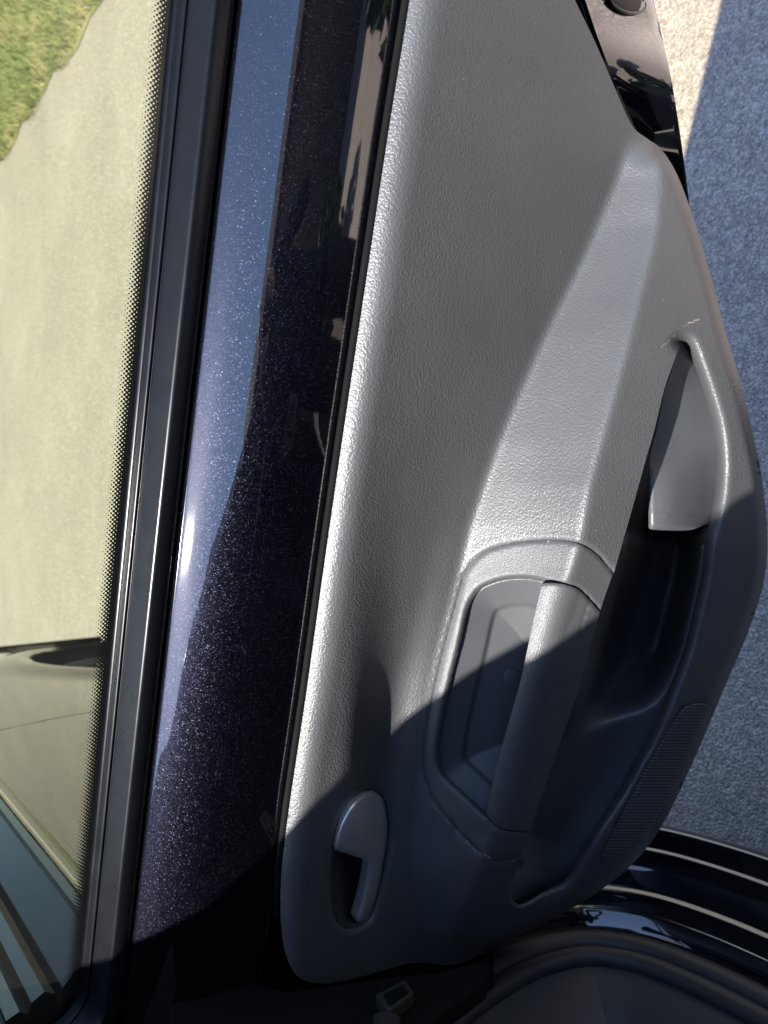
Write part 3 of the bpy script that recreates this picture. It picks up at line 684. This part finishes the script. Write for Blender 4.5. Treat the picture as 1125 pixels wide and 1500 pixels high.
# ------------------------------------------------------------------ the car the door belongs to
CARL = cw(0, -1.45, 0); CAR = empty('parked_car', tuple(CARL), 'black parked car whose rear door stands open, seen through the window and below', 'car')
def quadgrid(name, A, mat, parent, smooth=True, auto=None):
    A = np.asarray(A); n, m = A.shape[:2]; V = A.reshape(-1, 3)
    F = [(i*m+j, i*m+j+1, (i+1)*m+j+1, (i+1)*m+j) for i in range(n-1) for j in range(m-1)]
    return mesh(name, V, F, mat, parent, smooth=smooth, auto=auto)
sidep = spline([(-.64, .22), (-.585, .34), (-.57, .50), (-.555, .68), (-.545, .84), (-.55, .98), (-.557, 1.07), (-.563, 1.10)], 11)
def side_panel(name, t0, t1, wheel, parent, z0=.22):
    zs = sidep[:, 1]; ts = np.linspace(t0, t1, 200 if wheel is not None else 30); V = []; F = []
    T, Z = np.meshgrid(ts, zs, indexing='ij'); c = np.interp(Z, zs, sidep[:, 0])
    if wheel is not None:
        dw = np.hypot(T-wheel, Z-.36); c = c+.022*np.exp(-((dw-.42)/.07)**2)-.03*smooth01((T-(wheel+.3))/.6)
    A = T[..., None]*FV+c[..., None]*NV+Z[..., None]*np.array([0, 0, 1.])
    m = len(zs)
    for i in range(len(ts)-1):
        for j in range(m-1):
            if wheel is not None and math.hypot((ts[i]+ts[i+1])/2-wheel, (zs[j]+zs[j+1])/2-.36) < .385: continue
            F.append((i*m+j, i*m+j+1, (i+1)*m+j+1, (i+1)*m+j))
    return mesh(name, A.reshape(-1, 3), F, M['paint'], parent)
side_panel('front_door', .37, 1.36, None, CAR)
side_panel('front_fender', 1.366, 3.15, 2.30, CAR)
side_panel('rear_quarter', -2.0, -.78, -1.0, CAR)
def wheel(t, parent):
    def ringp(r, c, k, n): A = 2*math.pi*k/n; return cw(t+r*math.cos(A), c, .36+r*math.sin(A))
    n = 48; pr = [(.20, -.80), (.30, -.80), (.345, -.785), (.358, -.75), (.358, -.64), (.345, -.605), (.31, -.59), (.262, -.60), (.252, -.62)]
    V = [ringp(r, c, k, n) for k in range(n) for r, c in pr]; m = len(pr)
    F = [(k*m+j, k*m+j+1, ((k+1) % n)*m+j+1, ((k+1) % n)*m+j) for k in range(n) for j in range(m-1)]
    ty = mesh('wheel', V, F, M['tyre'], parent)
    pr = [(.262, -.598), (.252, -.594), (.243, -.61), (.238, -.70), (.10, -.72), (.0, -.72)]
    V = [ringp(r, c, k, n) for k in range(n) for r, c in pr]; m = len(pr)
    F = [(k*m+j, k*m+j+1, ((k+1) % n)*m+j+1, ((k+1) % n)*m+j) for k in range(n) for j in range(m-1)]
    mesh('rim', V, F, M['trimblack'], ty)
    for s in range(5):
        A = 2*math.pi*s/5+.3
        def q(r, da, c): return cw(t+r*math.cos(A+da), c, .36+r*math.sin(A+da))
        P = [q(.04, -.6, -.61), q(.245, -.17, -.603), q(.245, .17, -.603), q(.04, .6, -.61)]
        prism('spoke', P, NV*-.025, M['alloy'], ty, bevel=.004)
    a_ = np.linspace(0, 2*math.pi, 24, endpoint=False)
    prism('hub_cap', [cw(t+.055*math.cos(x), -.598, .36+.055*math.sin(x)) for x in a_], NV*-.02, M['alloy'], ty, bevel=.003)
wheel(2.30, CAR); wheel(-1.0, CAR)
for tw in (2.30, -1.0):
    a_ = np.linspace(-.5, math.pi+.5, 40)
    A = np.array([[cw(tw+.40*math.cos(x), c, .36+.40*math.sin(x)) for c in (-.54, -.57, -.9)] for x in a_])
    quadgrid('wheel_liner', A, M['trimblack'], CAR)
# front side window, belt strip, deflector strip
quadgrid('front_window', [[cw(t, -.579, 1.104), cw(t, -.600, 1.131), cw(t, -.622, 1.153), cw(t, -.74, 1.45)] for t in np.linspace(.36, 1.30, 12)], M['carglass'], CAR, smooth=False)
def cbar(name, prof, t0, t1, mat, n=20):
    sweep(name, prof, lambda u, p: cw(u, p[0], p[1]), np.linspace(t0, t1, n), mat, CAR, closed=True, caps=True, auto=40)
cbar('belt_strip', [(-.574, 1.094), (-.568, 1.100), (-.572, 1.108), (-.584, 1.108)], .375, 1.36, M['rubber'])
cbar('deflector_strip', [(c-.012, z-.015) for c, z in [(-.612, 1.168), (-.596, 1.170), (-.590, 1.180), (-.596, 1.192), (-.606, 1.196), (-.600, 1.203), (-.604, 1.215), (-.620, 1.222), (-.635, 1.222)]], .345, 1.30, M['dgloss'])
cbar('window_frame', [(-.722, 1.44), (-.712, 1.46), (-.735, 1.52), (-.76, 1.54), (-.77, 1.50)], .38, 1.2, M['black'])
# roof whose edge throws the shadow across the door
shade = [((150, 1430), .07), ((195, 1380), .06), ((300, 1330), .045), ((415, 1225), .02), ((455, 1182), .0), ((560, 1080), .0), ((640, 1010), -.01), ((740, 945), -.012), ((1040, 760), -.10), ((1110, 690), -.115)]
RZ = 1.72; edge = []
for (x, y), Yd in shade:
    p = pw(x, y, Yd); edge.append(p+sd*((RZ-p[2])/sd[2]))
edge = np.array(edge); et = edge@FV; ec = edge@NV
o_ = np.argsort(et); et, ec = et[o_], ec[o_]
pc = np.polyfit(et, ec, 2)
ts = np.linspace(-2.1, 1.15, 60)
def roof_c(t):
    tc = np.clip(t, et[0], et[-1]); c = np.interp(tc, et, ec)
    c = c+np.where(t < et[0], -(et[0]-t)*.02*0+.0, 0)-np.where(t > et[-1], (t-et[-1])*.12, 0)
    return c
rc = np.array([roof_c(t) for t in ts])
k = np.ones(3)/3; 
A = []
for t, c in zip(ts, rc):
    A.append([cw(t, c-.02, RZ-.05), cw(t, c-.004, RZ-.012), cw(t, c, RZ), cw(t, c-.006, RZ+.012), cw(t, c-.04, RZ+.035), cw(t, c-.25, RZ+.07), cw(t, -1.45, RZ+.09), cw(t, -2.2, RZ+.03), cw(t, -2.3, RZ-.05)])
quadgrid('roof', A, M['black'], CAR)
quadgrid('headliner', [[cw(t, roof_c(t)-.02, RZ-.05), cw(t, -1.45, RZ-.02), cw(t, -2.3, RZ-.05)] for t in ts], M['seat'], CAR)
# hood, windscreen, far side, tail, floor, seat: enough body to be a car from a step aside
quadgrid('bonnet', [[cw(t, c, z-.05*((t-1.7)/1.45)**2) for c, z in ((-.57, 1.06), (-.64, 1.11), (-.95, 1.16), (-1.45, 1.18), (-1.95, 1.16), (-2.26, 1.11), (-2.33, 1.06))] for t in np.linspace(1.50, 3.15, 14)], M['paint'], CAR)
quadgrid('windscreen', [[cw(1.55-.62*s, -.66-.08*s, 1.10+.58*s), cw(1.62-.62*s, -1.45, 1.15+.58*s), cw(1.55-.62*s, -2.24+.06*s, 1.10+.58*s)] for s in np.linspace(0, 1, 6)], M['carglass'], CAR)
quadgrid('front_end', [[cw(3.15, -.57, z), cw(3.35, -.95, z), cw(3.38, -1.45, z), cw(3.35, -1.95, z), cw(3.15, -2.33, z)] for z in (.25, .5, .8, 1.0)], M['paint'], CAR)
quadgrid('far_side', [[cw(t, -2.33, .22), cw(t, -2.36, .6), cw(t, -2.33, 1.1)] for t in np.linspace(-2.0, 3.15, 10)], M['paint'], CAR)
quadgrid('far_window', [[cw(t, -2.32, 1.1), cw(t, -2.27, 1.72)] for t in (-2.0, 1.3)], M['carglass'], CAR)
quadgrid('tail', [[cw(-2.0, -.55, z), cw(-2.12, -1.45, z), cw(-2.0, -2.35, z)] for z in (.3, .7, 1.1, 1.66)], M['paint'], CAR)
quadgrid('quarter_window', [[cw(t, -.575, 1.10), cw(t, -.66, RZ-.03)] for t in (-2.0, -.9)], M['carglass'], CAR)
quadgrid('cabin_floor', [[cw(t, -.78, .40), cw(t, -2.3, .40)] for t in (-2.0, 1.5)], M['seat'], CAR)
prism('rear_seat', [cw(-.2, -.90, .42), cw(-.2, -.90, .68), cw(-.72, -.90, .66), cw(-.95, -.90, 1.25), cw(-1.12, -.90, 1.25), cw(-1.0, -.90, .42)], NV*-1.3, M['seat'], CAR, bevel=.03)
prism('front_seat', [cw(.95, -.90, .42), cw(.95, -.90, .70), cw(.48, -.90, .66), cw(.26, -.90, 1.3), cw(.10, -.90, 1.3), cw(.28, -.90, .42)], NV*-.5, M['seat'], CAR, bevel=.03)
# jamb: sill that curves up into the pillar.  outer edge -> steps -> seal
seal_px = spline([(1300, 1590), (1210, 1535), (1125, 1488), (1040, 1445), (960, 1412), (900, 1398), (850, 1395), (790, 1407), (740, 1428), (680, 1466), (640, 1500), (560, 1575), (470, 1670)], 8)
ln0 = spline([(1300, 1301), (1125, 1245), (1050, 1221), (985, 1196), (930, 1170), (890, 1130), (850, 1080), (780, 1000)], 8)
def along(px, c): return np.array([pn(x, y, c) for x, y in px])
cS = -.735; sealw = along(seal_px, cS)
CENT = cw(-.55, cS, .95)
def rail(dc, out, pts):
    """offset of a jamb curve: dc along NV, out = distance away from the opening centre within the side plane"""
    P = pts; T = np.gradient(P, axis=0); T /= np.linalg.norm(T, axis=1)[:, None]
    Nn = np.cross(T, NV); Nn /= np.linalg.norm(Nn, axis=1)[:, None]
    s = np.sign(np.einsum('ij,ij->i', Nn, P-CENT)); Nn *= s[:, None]
    return P+Nn*out+NV*dc
jp = [(-.02, -.02), (-.004, .006), (.0, .012), (.025, .018), (.046, .024), (.0485, .026), (.049, .0278), (.051, .0295), (.068, .037), (.0705, .0405), (.071, .044), (.074, .047),
      (.10, .053), (.122, .060), (.124, .062), (.1244, .0645), (.1265, .0665), (.143, .076), (.1485, .079), (.1505, .085), (.148, .10), (.125, .13)]
quadgrid('door_jamb', np.array([rail(d, o, sealw)[:int(np.argmax(seal_px[:, 0] < 728))] for d, o in jp]).transpose(1, 0, 2), M['black'], CAR)
def bead(name, dc, out, r, mat): tube(name, rail(dc, out, sealw), r, mat, CAR, 14, upv=NV)
bead('opening_seal', .010, .006, .0165, M['sealr']); bead('opening_seal', .006, -.022, .0135, M['sealr'])
quadgrid('pillar_trim', np.array([rail(d, o, sealw) for d, o in ((.004, -.026), (-.01, -.05), (-.04, -.09), (-.10, -.14), (-.2, -.17))]).transpose(1, 0, 2), M['trimblack'], CAR)
# check strap and boot between pillar and door
prism('hinge_shade_sheet', [pn(x, y, -.612) for x, y in ((250, 1400), (420, 1452), (560, 1432), (640, 1424), (716, 1404), (712, 1436), (660, 1474), (600, 1528), (520, 1600), (250, 1600))], NV*-.02, M['darkgap'], CAR, bevel=.004)
prism('gap_shade_sheet', [pn(x, y, -.695) for x, y in ((280, 1372), (420, 1405), (560, 1400), (640, 1392), (722, 1376), (724, 1436), (640, 1470), (280, 1490))], NV*-.01, M['darkgap'], CAR, bevel=.002)  # dark sheet over bright jamb slivers, standing in for shade
prism('strap_arm', [pn(x, y, -.596) for x, y in ((550, 1456), (594, 1434), (606, 1452), (570, 1480))], NV*-.014, M['steel'], CAR, bevel=.0025)
prism('strap_slot', [pn(x, y, -.593) for x, y in ((562, 1456), (590, 1442), (597, 1452), (572, 1470))], NV*-.002, M['darkgap'], CAR)
prism('strap_bracket', [pn(x, y, -.598) for x, y in ((546, 1484), (566, 1478), (586, 1486), (588, 1510), (580, 1540), (552, 1540), (548, 1510))], NV*-.012, M['steel'], CAR, bevel=.003)
for bx, by_ in ((560, 1496), (576, 1498)):
    a_ = np.linspace(0, 2*math.pi, 12, endpoint=False)
    prism('bolt', [pn(bx+6*math.cos(q), by_+7*math.sin(q), -.594) for q in a_], NV*-.004, M['steel'], CAR, bevel=.001)

# ------------------------------------------------------------------ the house across the drive (mirrored in the paint)
M['gdoor'] = simple('brown_door_paint', (.06, .042, .034), .6, .3)
HOUSE = empty('brick_house', (2.0, -9.5, 0), 'brown house standing behind the open car door, mirrored in its black paint', 'house')
M['brick'] = simple('brown_render', (.11, .075, .055), .85, .2); M['roofing'] = simple('grey_shingle', (.05, .048, .046), .9, .2); M['frame'] = simple('white_trim', (.6, .6, .58), .5)
prism('wall', [(-7, -7.6, 0), (12, -7.6, 0), (12, -7.6, 5.4), (-7, -7.6, 5.4)], (0, -6, 0), M['brick'], HOUSE)
prism('roof', [(-7.5, -7.0, 5.3), (-7.5, -10.6, 8.6), (-7.5, -14.2, 5.3), (-7.5, -14.2, 5.1), (-7.5, -7.0, 5.1)], (20, 0, 0), M['roofing'], HOUSE)
prism('garage_door', [(-1.5, -7.61, 0.01), (3.4, -7.61, 0.01), (3.4, -7.61, 2.3), (-1.5, -7.61, 2.3)], (0, .05, 0), M['gdoor'], HOUSE)
for wx in (-4.5, 5.5, 9.0):
    for wz in (1.0, 3.4):
        o = prism('window', [(wx, -7.6, wz), (wx+1.2, -7.6, wz), (wx+1.2, -7.6, wz+1.3), (wx, -7.6, wz+1.3)], (0, .05, 0), M['frame'], HOUSE)
        prism('pane', [(wx+.08, -7.549, wz+.08), (wx+1.12, -7.549, wz+.08), (wx+1.12, -7.549, wz+1.22), (wx+.08, -7.549, wz+1.22)], (0, .004, 0), M['carglass'], o)

# unseen shrubs, added so the paint mirrors ragged dark shapes
M['leaf'] = simple('shrub_leaf', (.035, .06, .018), .6, .3)
def shrub(x, y, r, h, label):
    e = empty('shrub', (x, y, 0), label, 'shrub'); e['group'] = 'shrubs added for the paint reflection'
    V = []; F = []
    for i in range(900):
        d = RNG.normal(size=3); d /= np.linalg.norm(d); d *= RNG.random()**.33
        p = np.array([x, y, h*.52])+d*np.array([r, r, h*.5]); q = RNG.normal(size=3); q /= np.linalg.norm(q); w = np.cross(q, RNG.normal(size=3)); w /= np.linalg.norm(w)
        k = len(V); V += [p-q*.07, p+w*.035, p+q*.07, p-w*.035]; F.append((k, k+1, k+2, k+3))
    mesh('crown', V, F, M['leaf'], e, smooth=False)
    tube('stem', [(x, y, 0), (x, y, h*.5)], .03, M['brick'], e, 6)
shrub(1.15, -1.35, .42, .95, 'taller round shrub added out of view to darken the door paint reflection')
shrub(2.6, -3.7, .6, .9, 'wide low shrub added out of view to darken the door paint reflection')
shrub(.5, -4.4, .5, 1.0, 'dense shrub added out of view in front of the brown house to darken the reflection')

# pale scuffs by the tip of the map pocket
M['scuff'] = simple('scuffed_plastic', (.32, .31, .30), .7, .2)
V = []; F = []
for (xa, ya), (xb, yb), n in (((1001, 478), (1024, 467), 26), ((966, 511), (991, 489), 14), ((1008, 473), (1020, 470), 12)):
    for i in range(n):
        t = random.random(); x = xa+(xb-xa)*t+random.uniform(-1.3, 1.3); y = ya+(yb-ya)*t+random.uniform(-1.3, 1.3)
        l = random.uniform(.5, 1.6); k = len(V)
        q = np.array([[x, y-.5], [x+l, y-.8], [x+l*1.1, y+.1], [x+.1, y+.35]]); V += list(pw(q[:, 0], q[:, 1], Ycard(q[:, 0], q[:, 1])-.0004)); F.append((k, k+1, k+2, k+3))
mesh('scuff_mark', V, F, M['scuff'], TRIM, smooth=False)
# ------------------------------------------------------------------ the person taking the picture (mirrored darkly in the paint)
PX, PY = .02, -1.02
PERSON = empty('person', (PX, PY, 0), 'person in a dark shirt and trousers standing at the open door holding up a phone', 'person')
M['skin'] = simple('skin', (.42, .26, .19), .5, .4); M['shirt'] = simple('navy_shirt', (.018, .02, .03), .9, .2); M['trouser'] = simple('dark_trousers', (.02, .02, .022), .9, .2)
M['shoe'] = simple('dark_shoe', (.015, .015, .016), .6, .3); M['hair'] = simple('brown_hair', (.03, .02, .014), .7, .3)
def skin_body(name, pts, edges, rad, mat, parent, root=0, sub=2):
    me = bpy.data.meshes.new(name); me.from_pydata([tuple(map(float, p)) for p in pts], edges, []); me.update()
    me.materials.append(mat); o = bpy.data.objects.new(name, me); COL.objects.link(o); o.parent = parent
    o.matrix_parent_inverse = Matrix.Translation(parent.location).inverted() if parent.type == 'EMPTY' else Matrix.Identity(4)
    md = o.modifiers.new('skin', 'SKIN'); md.use_smooth_shade = True
    if not me.skin_vertices: me.skin_vertices.new() if hasattr(me.skin_vertices, 'new') else None
    for i, v in enumerate(me.skin_vertices[0].data):
        r = rad[i]; v.radius = r if hasattr(r, '__len__') else (r, r); v.use_root = (i == root)
    sd_ = o.modifiers.new('sub', 'SUBSURF'); sd_.levels = sub; sd_.render_levels = sub
    return o
B = lambda x, y, z: (PX+x, PY+y, z)
cp = CAM-f_*.03                                   # where the phone is held
hl = cp-r_*.075-u_*.02-f_*.01; hr = cp+r_*.075-u_*.02-f_*.01
pts = [B(0, 0, .95), B(0, .0, 1.12), B(0, .02, 1.32), B(0, .04, 1.45), B(0, .07, 1.53), B(0, .10, 1.60), B(0, .12, 1.68),
       B(-.18, .03, 1.42), B(-.25, .14, 1.20), hl-np.array([.02, .06, .02]), hl,
       B(.18, .03, 1.42), B(.25, .14, 1.20), hr-np.array([-.02, .06, .02]), hr,
       B(-.10, 0, .86), B(-.12, .03, .49), B(-.13, -.02, .09), B(-.15, .14, .04), B(.10, 0, .86), B(.12, .03, .49), B(.13, -.02, .09), B(.15, .14, .04)]
edges = [(0, 1), (1, 2), (2, 3), (3, 4), (4, 5), (5, 6), (3, 7), (7, 8), (8, 9), (9, 10), (3, 11), (11, 12), (12, 13), (13, 14), (0, 15), (15, 16), (16, 17), (17, 18), (0, 19), (19, 20), (20, 21), (21, 22)]
rad = [(.16, .11), (.15, .10), (.17, .11), (.10, .08), (.055, .055), (.075, .09), (.07, .085), .062, .046, .034, .026, .062, .046, .034, .026, .09, .062, .045, .04, .09, .062, .045, .04]
BODY = skin_body('body', pts, edges, rad, M['shirt'], PERSON)
skin_body('trousers', [B(0, 0, .98), B(-.10, 0, .86), B(-.12, .03, .49), B(-.13, -.02, .10), B(.10, 0, .86), B(.12, .03, .49), B(.13, -.02, .10)], [(0, 1), (1, 2), (2, 3), (0, 4), (4, 5), (5, 6)], [(.175, .125), .105, .078, .068, .105, .078, .068], M['trouser'], PERSON)
for sx_ in (-1, 1):
    skin_body('shoe', [B(.135*sx_, -.06, .05), B(.14*sx_, .05, .05), B(.15*sx_, .17, .035)], [(0, 1), (1, 2)], [.05, .05, .036], M['shoe'], PERSON)
    h0 = hl if sx_ < 0 else hr
    for k in range(5):
        if k < 4: ch = [h0+u_*(.005-.0), h0+u_*(.03-.018*k)+r_*(-sx_)*.004+f_*.004, h0+u_*(.032-.02*k)-r_*sx_*.028+f_*.012, h0+u_*(.03-.02*k)-r_*sx_*.048+f_*.002]
        else: ch = [h0, h0+u_*.025-f_*.022, h0+u_*.045-r_*sx_*.02-f_*.03]
        skin_body('finger' if k < 4 else 'thumb', ch, [(i, i+1) for i in range(len(ch)-1)], [.012]+[.0088-.0006*abs(k-1)]*(len(ch)-1), M['skin'], PERSON, 0, 1)
hd = skin_body('head', [B(0, .09, 1.56), B(0, .12, 1.63), B(0, .12, 1.70)], [(0, 1), (1, 2)], [(.058, .06), (.078, .098), (.075, .095)], M['skin'], PERSON)
skin_body('hair', [B(0, .085, 1.66), B(0, .10, 1.74)], [(0, 1)], [(.084, .095), (.07, .09)], M['hair'], PERSON)
skin_body('nose', [B(0, .205, 1.655), B(0, .225, 1.63)], [(0, 1)], [.010, .013], M['skin'], PERSON, 0, 1)
for sx_ in (-1, 1):
    skin_body('ear', [B(.083*sx_, .11, 1.66), B(.085*sx_, .105, 1.63)], [(0, 1)], [.013, .01], M['skin'], PERSON, 0, 1)
    skin_body('eye', [B(.032*sx_, .198, 1.665), B(.032*sx_, .204, 1.665)], [(0, 1)], [.012, .010], M['frame'], PERSON, 0, 1)
PH = cp-f_*.004
phone = empty('phone', tuple(PH), 'black phone held up in both hands of the person at the door', 'phone')
prism('phone_body', [PH+u_*.036*a-r_*.074*b for a, b in ((-1, -1), (1, -1), (1, 1), (-1, 1))], -f_*.008, M['gasket'], phone, bevel=.002)
